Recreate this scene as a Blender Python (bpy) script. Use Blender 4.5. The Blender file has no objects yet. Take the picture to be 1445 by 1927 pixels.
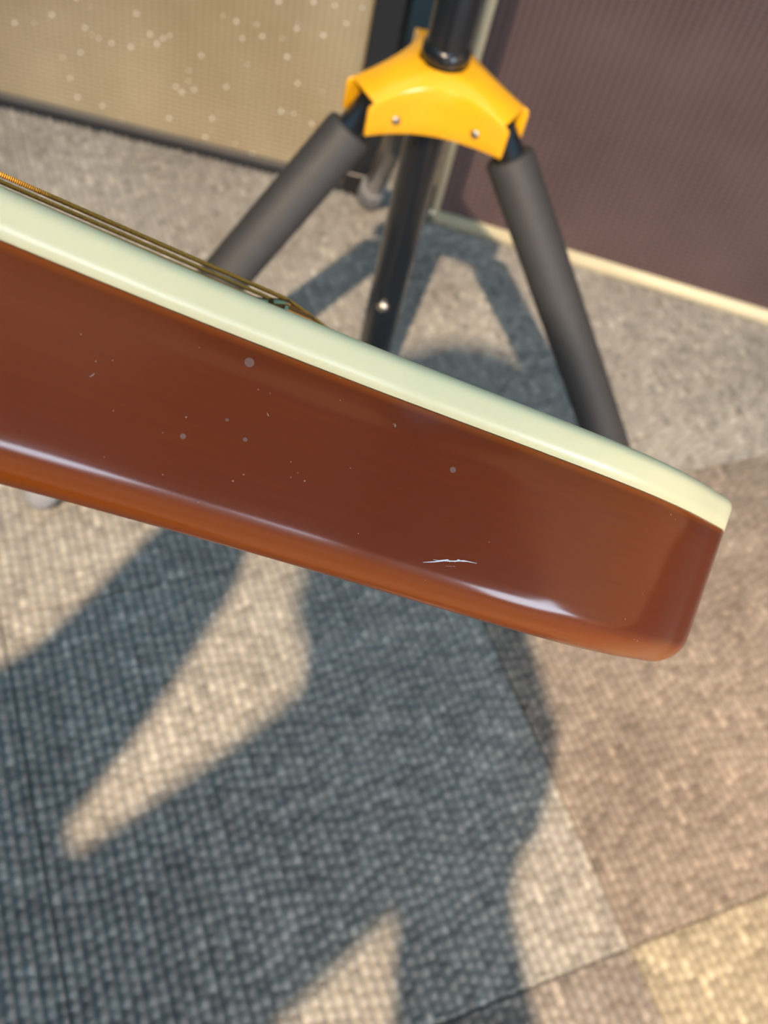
import bpy, bmesh, math, random
import numpy as np
from mathutils import Vector, Matrix

random.seed(7)
rng = np.random.default_rng(7)
scene = bpy.context.scene
COL = scene.collection

# ------------------------------------------------------------------ camera
F_PX, PITCH, ROLL, CAM_H = 1850.0, 53.5, 17.5, 0.80


def camera_basis():
    p, r = math.radians(PITCH), math.radians(ROLL)
    up = np.array([math.sin(r) * math.cos(p), math.cos(r) * math.cos(p), math.sin(p)])
    fw = np.array([0, 0, -1.0])
    y = fw - up * fw.dot(up)
    y /= np.linalg.norm(y)
    return np.array([np.cross(y, up), y, up])


RC = camera_basis()                       # camera axes -> world axes
CAM = np.array([0, 0, CAM_H])


def ray(px, py):
    return RC @ np.array([(px - 722.5) / F_PX, -(py - 963.5) / F_PX, -1.0])


def on_floor(px, py, z=0.0):
    d = ray(px, py)
    return CAM + d * ((z - CAM_H) / d[2])


def on_plane(px, py, p0, n):
    d = ray(px, py)
    return CAM + d * (np.dot(np.array(p0) - CAM, n) / np.dot(d, n))


cam_data = bpy.data.cameras.new('camera')
cam = bpy.data.objects.new('camera', cam_data)
COL.objects.link(cam)
M = Matrix([list(RC[i]) for i in range(3)]).to_4x4()
M.translation = Vector(CAM)
cam.matrix_world = M
cam_data.sensor_fit = 'VERTICAL'
cam_data.sensor_height = 24.0
cam_data.sensor_width = 18.0
cam_data.lens = F_PX / 1927.0 * 24.0
cam_data.clip_start = 0.01
cam_data.dof.use_dof = True
cam_data.dof.focus_distance = 0.215
cam_data.dof.aperture_fstop = 12.0
scene.camera = cam

# ------------------------------------------------------------------ world, lights, exposure
world = bpy.data.worlds.new('world')
scene.world = world
world.use_nodes = True
bg = world.node_tree.nodes['Background']
bg.inputs['Color'].default_value = (0.16, 0.53, 1.00, 1)
bg.inputs['Strength'].default_value = 0.66
scene.view_settings.view_transform = 'Standard'
scene.view_settings.look = 'None'
scene.view_settings.gamma = 1.0
scene.view_settings.use_curve_mapping = False
scene.view_settings.exposure = 0.0

LAMP = Vector((-0.16, -1.64, 3.00))


def spot(name, loc, target, watts, color, radius, angle, blend):
    d = bpy.data.lights.new(name, 'SPOT')
    d.energy = watts
    d.color = color
    d.shadow_soft_size = radius
    d.spot_size = math.radians(angle)
    d.spot_blend = blend
    o = bpy.data.objects.new(name, d)
    COL.objects.link(o)
    o.location = loc
    o.rotation_euler = (Vector(target) - Vector(loc)).to_track_quat('-Z', 'Y').to_euler()
    return o


spot('key_spot_light', LAMP, (-0.05, 0.14, 0.0), 1150, (1.0, 0.74, 0.50), 0.024, 40, 1.0)
spot('accent_spot_light', (1.55, 0.35, 2.95), (0.56, 0.40, 0.0), 160, (1.0, 0.42, 0.08), 0.04, 15, 1.0)


# ------------------------------------------------------------------ materials
def new_mat(name):
    m = bpy.data.materials.new(name)
    m.use_nodes = True
    nt = m.node_tree
    return m, nt, nt.nodes['Principled BSDF']


def N(nt, kind, **kw):
    n = nt.nodes.new(kind)
    for k, v in kw.items():
        setattr(n, k, v)
    return n


def simple(name, color, rough=0.5, metal=0.0, noise=0.12, scale=40, bump=0.0, bscale=200, coat=0.0, spec=0.5):
    m, nt, b = new_mat(name)
    tc = N(nt, 'ShaderNodeTexCoord')
    nz = N(nt, 'ShaderNodeTexNoise')
    nz.inputs['Scale'].default_value = scale
    nz.inputs['Detail'].default_value = 4
    nt.links.new(tc.outputs['Object'], nz.inputs['Vector'])
    mx = N(nt, 'ShaderNodeMix', data_type='RGBA')
    mx.inputs['A'].default_value = (*[c * (1 - noise) for c in color], 1)
    mx.inputs['B'].default_value = (*[min(1, c * (1 + noise)) for c in color], 1)
    nt.links.new(nz.outputs['Fac'], mx.inputs['Factor'])
    nt.links.new(mx.outputs['Result'], b.inputs['Base Color'])
    b.inputs['Roughness'].default_value = rough
    b.inputs['Metallic'].default_value = metal
    b.inputs['Coat Weight'].default_value = coat
    b.inputs['Specular IOR Level'].default_value = spec
    if bump:
        nb = N(nt, 'ShaderNodeTexNoise')
        nb.inputs['Scale'].default_value = bscale
        nt.links.new(tc.outputs['Object'], nb.inputs['Vector'])
        bp = N(nt, 'ShaderNodeBump')
        bp.inputs['Strength'].default_value = bump
        bp.inputs['Distance'].default_value = 0.001
        nt.links.new(nb.outputs['Fac'], bp.inputs['Height'])
        nt.links.new(bp.outputs['Normal'], b.inputs['Normal'])
    return m


def mat_carpet(name, tint):
    m, nt, b = new_mat(name)
    at = N(nt, 'ShaderNodeAttribute', attribute_name='tone')
    geo = N(nt, 'ShaderNodeNewGeometry')
    nz = N(nt, 'ShaderNodeTexNoise')
    nz.inputs['Scale'].default_value = 9
    nz.inputs['Detail'].default_value = 3
    nt.links.new(geo.outputs['Position'], nz.inputs['Vector'])
    fz = N(nt, 'ShaderNodeTexNoise')
    fz.inputs['Scale'].default_value = 900
    fz.inputs['Detail'].default_value = 2
    nt.links.new(geo.outputs['Position'], fz.inputs['Vector'])
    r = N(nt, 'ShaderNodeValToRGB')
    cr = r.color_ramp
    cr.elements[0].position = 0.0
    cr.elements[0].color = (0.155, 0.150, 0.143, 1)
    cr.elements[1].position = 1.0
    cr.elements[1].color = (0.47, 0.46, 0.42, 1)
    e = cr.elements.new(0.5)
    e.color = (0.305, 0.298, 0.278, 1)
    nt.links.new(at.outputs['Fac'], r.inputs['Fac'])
    blot = N(nt, 'ShaderNodeMix', data_type='RGBA', blend_type='MULTIPLY')
    blot.inputs['Factor'].default_value = 1
    rr = N(nt, 'ShaderNodeValToRGB')
    rr.color_ramp.elements[0].position = 0.3
    rr.color_ramp.elements[0].color = (0.82 * tint[0], 0.80 * tint[1], 0.79 * tint[2], 1)
    rr.color_ramp.elements[1].position = 0.7
    rr.color_ramp.elements[1].color = (1.05 * tint[0], 1.05 * tint[1], 1.05 * tint[2], 1)
    nt.links.new(nz.outputs['Fac'], rr.inputs['Fac'])
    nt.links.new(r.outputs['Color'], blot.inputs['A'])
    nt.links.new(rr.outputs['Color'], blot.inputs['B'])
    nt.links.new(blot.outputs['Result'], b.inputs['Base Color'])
    b.inputs['Roughness'].default_value = 0.95
    b.inputs['Specular IOR Level'].default_value = 0.1
    b.inputs['Sheen Weight'].default_value = 0.15
    bp = N(nt, 'ShaderNodeBump')
    bp.inputs['Strength'].default_value = 0.5
    bp.inputs['Distance'].default_value = 0.001
    nt.links.new(fz.outputs['Fac'], bp.inputs['Height'])
    nt.links.new(bp.outputs['Normal'], b.inputs['Normal'])
    return m


def mat_wood_side():
    """Red-brown stained mahogany under gloss lacquer; thin dark scribe line and amber edge under the binding,
    amber tone on the rounded back edge."""
    m, nt, b = new_mat('stained_mahogany')
    tc = N(nt, 'ShaderNodeTexCoord')
    sp = N(nt, 'ShaderNodeSeparateXYZ')
    nt.links.new(tc.outputs['Object'], sp.inputs['Vector'])
    mp = N(nt, 'ShaderNodeMapping')
    mp.inputs['Scale'].default_value = (14, 14, 260)
    nt.links.new(tc.outputs['Object'], mp.inputs['Vector'])
    gr = N(nt, 'ShaderNodeTexNoise')
    gr.inputs['Scale'].default_value = 3.0
    gr.inputs['Detail'].default_value = 6
    gr.inputs['Roughness'].default_value = 0.6
    nt.links.new(mp.outputs['Vector'], gr.inputs['Vector'])
    big = N(nt, 'ShaderNodeTexNoise')
    big.inputs['Scale'].default_value = 14
    nt.links.new(tc.outputs['Object'], big.inputs['Vector'])
    base = N(nt, 'ShaderNodeMix', data_type='RGBA')
    base.inputs['A'].default_value = (0.130, 0.0155, 0.0008, 1)
    base.inputs['B'].default_value = (0.205, 0.0325, 0.0016, 1)
    av = N(nt, 'ShaderNodeMath', operation='MULTIPLY_ADD')
    av.inputs[1].default_value = 0.55
    nt.links.new(gr.outputs['Fac'], av.inputs[0])
    bm_ = N(nt, 'ShaderNodeMath', operation='MULTIPLY')
    bm_.inputs[1].default_value = 0.45
    nt.links.new(big.outputs['Fac'], bm_.inputs[0])
    nt.links.new(bm_.outputs[0], av.inputs[2])
    nt.links.new(av.outputs[0], base.inputs['Factor'])
    mr = N(nt, 'ShaderNodeMapRange')
    mr.inputs['From Min'].default_value = -0.050
    mr.inputs['From Max'].default_value = 0.0
    nt.links.new(sp.outputs['Z'], mr.inputs['Value'])
    rp = N(nt, 'ShaderNodeValToRGB')
    cr = rp.color_ramp
    cr.elements[0].position = 0.0
    cr.elements[0].color = (0.4, 0.4, 0.4, 1)
    cr.elements[1].position = 1.0
    cr.elements[1].color = (0, 0, 0, 1)
    for pos, v in ((0.07, 0.80), (0.14, 0.50), (0.20, 0.0), (0.795, 0.0), (0.816, 0.55), (0.826, 0.75)):
        e = cr.elements.new(pos)
        e.color = (v, v, v, 1)
    nt.links.new(mr.outputs['Result'], rp.inputs['Fac'])
    amb = N(nt, 'ShaderNodeMix', data_type='RGBA')
    amb.inputs['B'].default_value = (0.38, 0.075, 0.002, 1)
    nt.links.new(base.outputs['Result'], amb.inputs['A'])
    nt.links.new(rp.outputs['Color'], amb.inputs['Factor'])
    nt.links.new(amb.outputs['Result'], b.inputs['Base Color'])
    b.inputs['Roughness'].default_value = 0.55
    b.inputs['Specular IOR Level'].default_value = 0.12
    b.inputs['Coat Weight'].default_value = 0.62
    b.inputs['Coat Roughness'].default_value = 0.145
    return m


def mat_binding():
    m, nt, b = new_mat('cream_binding')
    tc = N(nt, 'ShaderNodeTexCoord')
    nz = N(nt, 'ShaderNodeTexNoise')
    nz.inputs['Scale'].default_value = 30
    nt.links.new(tc.outputs['Object'], nz.inputs['Vector'])
    mx = N(nt, 'ShaderNodeMix', data_type='RGBA')
    mx.inputs['A'].default_value = (0.95, 0.81, 0.46, 1)
    mx.inputs['B'].default_value = (0.97, 0.85, 0.50, 1)
    nt.links.new(nz.outputs['Fac'], mx.inputs['Factor'])
    nt.links.new(mx.outputs['Result'], b.inputs['Base Color'])
    b.inputs['Roughness'].default_value = 0.40
    b.inputs['Coat Weight'].default_value = 0.25
    b.inputs['Coat Roughness'].default_value = 0.25
    b.inputs['Subsurface Weight'].default_value = 0.15
    b.inputs['Subsurface Radius'].default_value = (0.004, 0.003, 0.002)
    b.inputs['Subsurface Scale'].default_value = 0.5
    return m


def mat_grille(name, lo, hi, fleck, fleck_amount, sx, sz, rough, bstr, row_weight=1.0):
    """Woven speaker cloth on the x/z plane of its object: rows and columns of threads, thread glints painted in as a few flecks."""
    m, nt, b = new_mat(name)
    tc = N(nt, 'ShaderNodeTexCoord')
    sp = N(nt, 'ShaderNodeSeparateXYZ')
    nt.links.new(tc.outputs['Object'], sp.inputs['Vector'])

    def sine(axis, period, phase=0.0):
        mu = N(nt, 'ShaderNodeMath', operation='MULTIPLY_ADD')
        mu.inputs[1].default_value = 2 * math.pi / period
        mu.inputs[2].default_value = phase
        nt.links.new(sp.outputs[axis], mu.inputs[0])
        s = N(nt, 'ShaderNodeMath', operation='SINE')
        nt.links.new(mu.outputs[0], s.inputs[0])
        h = N(nt, 'ShaderNodeMath', operation='MULTIPLY_ADD')
        h.inputs[1].default_value = 0.5
        h.inputs[2].default_value = 0.5
        nt.links.new(s.outputs[0], h.inputs[0])
        return h

    a, c = sine('X', sx), sine('Z', sz)
    ad = N(nt, 'ShaderNodeMath', operation='ADD')
    aw = N(nt, 'ShaderNodeMath', operation='MULTIPLY')
    aw.inputs[1].default_value = row_weight
    nt.links.new(a.outputs[0], aw.inputs[0])
    nt.links.new(aw.outputs[0], ad.inputs[0])
    nt.links.new(c.outputs[0], ad.inputs[1])
    hf = N(nt, 'ShaderNodeMath', operation='MULTIPLY')
    hf.inputs[1].default_value = 0.5
    nt.links.new(ad.outputs[0], hf.inputs[0])
    nz = N(nt, 'ShaderNodeTexNoise')
    nz.inputs['Scale'].default_value = 9
    nz.inputs['Detail'].default_value = 4
    nt.links.new(tc.outputs['Object'], nz.inputs['Vector'])
    fa = N(nt, 'ShaderNodeMath', operation='MULTIPLY_ADD')
    fa.inputs[1].default_value = 0.6
    nt.links.new(nz.outputs['Fac'], fa.inputs[0])
    hm = N(nt, 'ShaderNodeMath', operation='MULTIPLY_ADD')
    hm.inputs[1].default_value = 0.75
    hm.inputs[2].default_value = -0.2
    nt.links.new(hf.outputs[0], hm.inputs[0])
    nt.links.new(hm.outputs[0], fa.inputs[2])
    mx = N(nt, 'ShaderNodeMix', data_type='RGBA')
    mx.inputs['A'].default_value = (*lo, 1)
    mx.inputs['B'].default_value = (*hi, 1)
    nt.links.new(fa.outputs[0], mx.inputs['Factor'])
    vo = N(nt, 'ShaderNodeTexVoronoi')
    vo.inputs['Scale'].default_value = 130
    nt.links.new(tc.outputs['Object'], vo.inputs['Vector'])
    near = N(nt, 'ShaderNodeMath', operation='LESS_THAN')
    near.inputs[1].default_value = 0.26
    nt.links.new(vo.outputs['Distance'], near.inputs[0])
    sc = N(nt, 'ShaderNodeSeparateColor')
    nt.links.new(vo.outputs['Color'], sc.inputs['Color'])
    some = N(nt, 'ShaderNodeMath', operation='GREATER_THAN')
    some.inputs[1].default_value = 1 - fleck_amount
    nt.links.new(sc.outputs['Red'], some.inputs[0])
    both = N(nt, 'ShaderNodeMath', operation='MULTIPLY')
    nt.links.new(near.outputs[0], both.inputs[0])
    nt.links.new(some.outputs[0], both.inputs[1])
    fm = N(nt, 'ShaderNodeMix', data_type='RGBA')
    fm.inputs['B'].default_value = (*fleck, 1)  # glints of the threads, painted into the base colour
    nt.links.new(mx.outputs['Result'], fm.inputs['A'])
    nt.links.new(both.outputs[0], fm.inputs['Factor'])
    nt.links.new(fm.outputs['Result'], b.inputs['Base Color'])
    b.inputs['Roughness'].default_value = rough
    b.inputs['Specular IOR Level'].default_value = 0.3
    bp = N(nt, 'ShaderNodeBump')
    bp.inputs['Strength'].default_value = bstr
    bp.inputs['Distance'].default_value = 0.0012
    nt.links.new(hf.outputs[0], bp.inputs['Height'])
    nt.links.new(bp.outputs['Normal'], b.inputs['Normal'])
    return m


def mat_string():
    m, nt, b = new_mat('bronze_wound_string')
    tc = N(nt, 'ShaderNodeTexCoord')
    wv = N(nt, 'ShaderNodeTexWave')
    wv.inputs['Scale'].default_value = 620
    nt.links.new(tc.outputs['Object'], wv.inputs['Vector'])
    bp = N(nt, 'ShaderNodeBump')
    bp.inputs['Strength'].default_value = 0.8
    bp.inputs['Distance'].default_value = 0.0004
    nt.links.new(wv.outputs['Fac'], bp.inputs['Height'])
    nt.links.new(bp.outputs['Normal'], b.inputs['Normal'])
    b.inputs['Base Color'].default_value = (0.95, 0.48, 0.08, 1)
    b.inputs['Metallic'].default_value = 0.35
    b.inputs['Roughness'].default_value = 0.35
    return m


def mat_emit(name, color, strength):
    m, nt, b = new_mat(name)
    b.inputs['Base Color'].default_value = (*color, 1)
    b.inputs['Emission Color'].default_value = (*color, 1)
    b.inputs['Emission Strength'].default_value = strength
    return m


MT = {
    'carpet_plain': simple('carpet_far', (0.27, 0.262, 0.245), 0.95, noise=0.25, scale=120, bump=0.6, bscale=160, spec=0.1),
    'wood': mat_wood_side(),
    'binding': mat_binding(),
    'top_wood': simple('tobacco_top', (0.20, 0.05, 0.012), 0.25, noise=0.2, scale=20, coat=0.6),
    'string': mat_string(),
    'nickel': simple('nickel', (0.72, 0.68, 0.60), 0.25, 1.0, 0.05),
    'aged_brass': simple('aged_brass', (0.45, 0.30, 0.14), 0.35, 1.0, 0.15),
    'black_plastic': simple('black_plastic', (0.02, 0.02, 0.022), 0.35),
    'rosewood': simple('rosewood', (0.07, 0.03, 0.015), 0.5, noise=0.3),
    'scuff': simple('scuffed_lacquer', (0.85, 0.84, 0.82), 0.6),
    'dust': simple('dust', (0.62, 0.47, 0.36), 0.9),
    'smudge': simple('dried_droplet', (0.20, 0.085, 0.055), 0.6),
    'yellow': simple('yellow_powder_coat', (0.80, 0.41, 0.012), 0.24, noise=0.03, coat=0.5),
    'foam': simple('charcoal_foam', (0.030, 0.031, 0.034), 0.62, noise=0.2, scale=90, bump=0.25, bscale=700),
    'black_steel': simple('black_steel', (0.008, 0.010, 0.014), 0.28, noise=0.05, coat=0.4),
    'rivet': simple('zinc_rivet', (0.42, 0.41, 0.40), 0.35, 1.0, 0.05),
    'rubber': simple('grey_rubber', (0.24, 0.255, 0.28), 0.4, noise=0.06),
    'tolex': simple('black_tolex', (0.014, 0.017, 0.022), 0.5, noise=0.15, bump=0.6, bscale=420),
    'grey_lip': simple('grey_lip', (0.11, 0.105, 0.10), 0.55),
    'cream_piping': simple('cream_piping', (0.66, 0.60, 0.42), 0.4, noise=0.06),
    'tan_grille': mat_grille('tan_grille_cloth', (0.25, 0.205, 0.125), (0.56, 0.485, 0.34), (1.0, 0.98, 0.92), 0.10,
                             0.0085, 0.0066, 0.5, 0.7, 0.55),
    'oxblood_grille': mat_grille('oxblood_grille_cloth', (0.060, 0.035, 0.035), (0.140, 0.100, 0.102),
                                 (0.14, 0.09, 0.09), 0.02, 0.0090, 0.0060, 0.65, 0.6),
    'plaster': simple('painted_plaster', (0.12, 0.11, 0.105), 0.85, noise=0.05),
    'white_trim': simple('white_trim', (0.7, 0.7, 0.68), 0.5),
    'pane': mat_emit('daylight_pane', (0.70, 0.84, 1.0), 24.0),
    'back_fill': mat_emit('back_fill_glow', (1.0, 0.85, 0.62), 9.5),
    'side_fill': mat_emit('side_fill_glow', (1.0, 0.55, 0.30), 0.9),
    'top_fill': mat_emit('top_fill_glow', (0.17, 0.58, 0.93), 0.80),
    'lamp_glow': mat_emit('lamp_glow', (1.0, 0.83, 0.66), 6.0),
    'lamp_black': simple('lamp_housing', (0.02, 0.02, 0.02), 0.45),
    'skin': simple('skin', (0.52, 0.31, 0.22), 0.5, noise=0.08),
    'jacket': simple('navy_jersey', (0.035, 0.045, 0.075), 0.85, noise=0.2, scale=120),
    'denim': simple('denim', (0.05, 0.075, 0.13), 0.85, noise=0.25, scale=150),
    'hair': simple('dark_hair', (0.03, 0.02, 0.014), 0.55, noise=0.3, scale=200),
    'shoe': simple('shoe_canvas', (0.05, 0.05, 0.05), 0.7),
    'phone_black': simple('phone_glass', (0.012, 0.012, 0.014), 0.12, coat=0.5),
}


# ------------------------------------------------------------------ mesh helpers
def obj(name, verts, faces, mat, parent=None, smooth=False, loc=None):
    me = bpy.data.meshes.new(name)
    me.from_pydata([tuple(v) for v in verts], [], faces)
    me.materials.append(mat)
    if smooth:
        me.polygons.foreach_set('use_smooth', [True] * len(me.polygons))
    me.update()
    o = bpy.data.objects.new(name, me)
    COL.objects.link(o)
    if parent is not None:
        o.parent = parent
    if loc is not None:
        o.location = loc
    return o


def bm_obj(name, bm, mat, parent=None, smooth=False):
    bmesh.ops.recalc_face_normals(bm, faces=bm.faces)
    me = bpy.data.meshes.new(name)
    bm.to_mesh(me)
    bm.free()
    me.materials.append(mat)
    if smooth:
        me.polygons.foreach_set('use_smooth', [True] * len(me.polygons))
    o = bpy.data.objects.new(name, me)
    COL.objects.link(o)
    if parent is not None:
        o.parent = parent
    return o


def bm_box(bm, c, s, bevel=0.0, seg=2):
    r = bmesh.ops.create_cube(bm, size=1.0)
    vs = r['verts']
    bmesh.ops.scale(bm, vec=s, verts=vs)
    bmesh.ops.translate(bm, vec=c, verts=vs)
    if bevel:
        es = list({e for v in vs for e in v.link_edges})
        bmesh.ops.bevel(bm, geom=es, offset=bevel, segments=seg, affect='EDGES', profile=0.5)


def box(name, c, s, mat, parent=None, bevel=0.0, seg=2, smooth=False):
    bm = bmesh.new()
    bm_box(bm, c, s, bevel, seg)
    return bm_obj(name, bm, mat, parent, smooth)


def tube_data(path, radii, seg=20, cap=True):
    """Round tube along a list of points with a radius per point."""
    P = [Vector(p) for p in path]
    if not hasattr(radii, '__len__'):
        radii = [radii] * len(P)
    V, Fc = [], []
    up0 = None
    for i, p in enumerate(P):
        t = (P[min(i + 1, len(P) - 1)] - P[max(i - 1, 0)]).normalized()
        if up0 is None:
            up0 = t.orthogonal().normalized()
        up0 = (up0 - t * up0.dot(t)).normalized()
        b = t.cross(up0)
        for k in range(seg):
            a = 2 * math.pi * k / seg
            V.append(p + (up0 * math.cos(a) + b * math.sin(a)) * radii[i])
    for i in range(len(P) - 1):
        for k in range(seg):
            k2 = (k + 1) % seg
            Fc.append((i * seg + k, i * seg + k2, (i + 1) * seg + k2, (i + 1) * seg + k))
    if cap:
        Fc.append(tuple(reversed(range(seg))))
        Fc.append(tuple((len(P) - 1) * seg + k for k in range(seg)))
    return V, Fc


def tube(name, path, radii, mat, parent=None, seg=20, smooth=True):
    V, Fc = tube_data(path, radii, seg)
    o = obj(name, V, Fc, mat, parent, smooth)
    for p in o.data.polygons:
        if len(p.vertices) > 4:
            p.use_smooth = False
    return o


def empty(name, loc=(0, 0, 0), rot=None, label=None, cat=None, group=None):
    o = bpy.data.objects.new(name, None)
    o.empty_display_size = 0.05
    COL.objects.link(o)
    if rot is not None:
        m = rot.to_4x4()
        m.translation = Vector(loc)
        o.matrix_world = m
    else:
        o.location = loc
    tag(o, label, cat, group)
    return o


def tag(o, label=None, cat=None, group=None, kind=None):
    if label:
        o['label'] = label
    if cat:
        o['category'] = cat
    if group:
        o['group'] = group
    if kind:
        o['kind'] = kind
    return o


def catmull(pts, n, closed=True):
    P = [np.array(p, float) for p in pts]
    out = []
    m = len(P)
    for i in range(m if closed else m - 1):
        p0, p1, p2, p3 = (P[(i - 1) % m], P[i], P[(i + 1) % m], P[(i + 2) % m])
        if not closed:
            p0 = P[max(i - 1, 0)]
            p3 = P[min(i + 2, m - 1)]
        for k in range(n):
            t = k / n
            out.append(0.5 * (2 * p1 + (p2 - p0) * t + (2 * p0 - 5 * p1 + 4 * p2 - p3) * t * t
                              + (3 * p1 - p0 - 3 * p2 + p3) * t ** 3))
    return np.array(out)


# ------------------------------------------------------------------ the room
floor = box('floor', (0, 0.2, -0.03), (5.2, 5.4, 0.06), MT['carpet_plain'])
tag(floor, 'loop pile carpet tile floor in taupe and grey', kind='structure')

TILE = 0.420
CARPET_TURN = math.radians(34.5)
SX, SY = 0.293, 0.249              # a tile corner seen in the photograph
LOOP = 0.0086


def carpet_mesh():
    """One carpet tile: rows of looped yarn as a relief, each loop with its own height and tone."""
    n = 270
    g = np.linspace(0.0003, TILE - 0.0003, n)
    X, Y = np.meshgrid(g, g, indexing='xy')
    rib = X / LOOP
    ri = np.floor(rib).astype(int)
    nr = ri.max() + 2
    ph = rng.random(nr)
    warp = 0.16 * np.sin(Y * 60 + ri * 2.1)
    yy = Y / (LOOP * 1.12) + ph[ri] + warp
    yi = np.floor(yy).astype(int)
    ny = yi.max() + 2
    ra = rng.random((nr, ny))
    tone = np.clip(0.5 + 0.11 * rng.standard_normal((nr, ny)), 0, 1)
    spark = rng.random((nr, ny))
    tone = np.where(spark > 0.96, 0.85, tone)
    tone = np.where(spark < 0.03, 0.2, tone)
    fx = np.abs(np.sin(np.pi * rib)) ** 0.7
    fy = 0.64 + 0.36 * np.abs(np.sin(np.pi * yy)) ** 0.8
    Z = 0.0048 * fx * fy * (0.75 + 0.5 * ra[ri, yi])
    edge = np.minimum(np.minimum(X, TILE - X), np.minimum(Y, TILE - Y))
    Z = Z * np.clip(edge / 0.0018, 0.5, 1) + 0.0012 * np.clip(edge / 0.0018, 0.5, 1)
    V = np.stack([X.ravel(), Y.ravel(), Z.ravel()], 1)
    idx = np.arange(n * n).reshape(n, n)
    Fq = np.stack([idx[:-1, :-1], idx[:-1, 1:], idx[1:, 1:], idx[1:, :-1]], -1).reshape(-1, 4)
    me = bpy.data.meshes.new('carpet_tile')
    me.vertices.add(len(V))
    me.vertices.foreach_set('co', V.ravel())
    me.loops.add(Fq.size)
    me.loops.foreach_set('vertex_index', Fq.ravel())
    me.polygons.add(len(Fq))
    me.polygons.foreach_set('loop_start', np.arange(0, Fq.size, 4))
    me.polygons.foreach_set('use_smooth', np.ones(len(Fq), bool))
    me.update()
    a = me.attributes.new('tone', 'FLOAT', 'POINT')
    t = tone[ri, yi] * (0.45 + 0.65 * fx * (0.45 + 0.55 * fy))  # shade painted into the tone: darker in grooves, lighter on loop crowns
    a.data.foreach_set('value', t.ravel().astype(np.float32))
    return me


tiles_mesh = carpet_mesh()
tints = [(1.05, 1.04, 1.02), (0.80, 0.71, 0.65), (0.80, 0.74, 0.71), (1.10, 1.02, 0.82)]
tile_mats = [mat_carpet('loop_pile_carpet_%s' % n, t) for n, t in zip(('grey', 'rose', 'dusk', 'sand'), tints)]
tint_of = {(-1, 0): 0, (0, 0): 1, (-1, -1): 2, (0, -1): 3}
for i in range(-3, 4):
    for j in range(-3, 4):
        ct, st_ = math.cos(CARPET_TURN), math.sin(CARPET_TURN)
        tx = SX + (i * ct - j * st_) * TILE
        ty = SY + (i * st_ + j * ct) * TILE
        mx_, my_ = tx + (ct - st_) * TILE / 2, ty + (st_ + ct) * TILE / 2
        if not (-1.05 < mx_ < 1.05 and -0.35 < my_ < 1.45):
            continue
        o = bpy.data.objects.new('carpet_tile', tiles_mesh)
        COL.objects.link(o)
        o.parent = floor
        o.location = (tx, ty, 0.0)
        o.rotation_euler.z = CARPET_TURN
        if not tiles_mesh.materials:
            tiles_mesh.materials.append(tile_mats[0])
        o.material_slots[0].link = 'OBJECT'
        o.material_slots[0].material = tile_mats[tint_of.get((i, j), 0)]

wall_back = box('wall_back', (0, 2.15, 1.6), (5.2, 0.1, 3.2), MT['plaster'])
tag(wall_back, 'painted wall behind the amplifiers', kind='structure')
bb = box('baseboard_back', (0, 2.09, 0.06), (5.2, 0.02, 0.12), MT['white_trim'], bevel=0.004)
tag(bb, 'white baseboard along the wall behind the amplifiers', kind='structure')


WX = 2.35
WIN = (-2.46, -1.05, 0.60, 1.40)          # y0, y1, z0, z1
bm = bmesh.new()
bm_box(bm, (WX + 0.05, 0.2, WIN[2] / 2), (0.1, 5.4, WIN[2]))
bm_box(bm, (WX + 0.05, 0.2, (WIN[3] + 3.2) / 2), (0.1, 5.4, 3.2 - WIN[3]))
bm_box(bm, (WX + 0.05, (WIN[1] + 2.9) / 2, (WIN[2] + WIN[3]) / 2), (0.1, 2.9 - WIN[1], WIN[3] - WIN[2]))
bm_box(bm, (WX + 0.05, (WIN[0] - 2.5) / 2, (WIN[2] + WIN[3]) / 2), (0.1, WIN[0] + 2.5, WIN[3] - WIN[2]))
tag(bm_obj('wall_right', bm, MT['plaster']), 'painted wall with a daylight window', kind='structure')
win = box('window_1', (WX + 0.06, (WIN[0] + WIN[1]) / 2, (WIN[2] + WIN[3]) / 2),
          (0.01, WIN[1] - WIN[0], WIN[3] - WIN[2]), MT['pane'])
tag(win, 'bright daylight window pane', kind='structure')
for nm_, c_, s_ in (('window_sill', (WX - 0.01, (WIN[0] + WIN[1]) / 2, WIN[2] - 0.015), (0.10, WIN[1] - WIN[0] + 0.1, 0.03)),
                    ('window_head', (WX + 0.01, (WIN[0] + WIN[1]) / 2, WIN[3] + 0.015), (0.06, WIN[1] - WIN[0] + 0.1, 0.03))):
    box(nm_, c_, s_, MT['white_trim'], win, 0.004)


inn = box('fill_panel_side', (WX - 0.006, 0.10, 1.55), (0.01, 2.20, 2.90), MT['side_fill'])  # unseen glowing panel, added to warm the light on the guitar
tag(inn, 'warm glowing fill panel added on the side wall', kind='structure')
for nm_, c_, s_ in (('window_sill', (WX - 0.03, 0.10, 0.085), (0.06, 2.30, 0.03)), ('window_head', (WX - 0.02, 0.10, 3.015), (0.04, 2.30, 0.03))):
    box(nm_, c_, s_, MT['white_trim'], inn, 0.004)

wl = box('wall_left', (-2.65, 0.2, 1.6), (0.1, 5.4, 3.2), MT['plaster'])
tag(wl, 'painted wall on the side of the tan grille amplifier', kind='structure')
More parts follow.
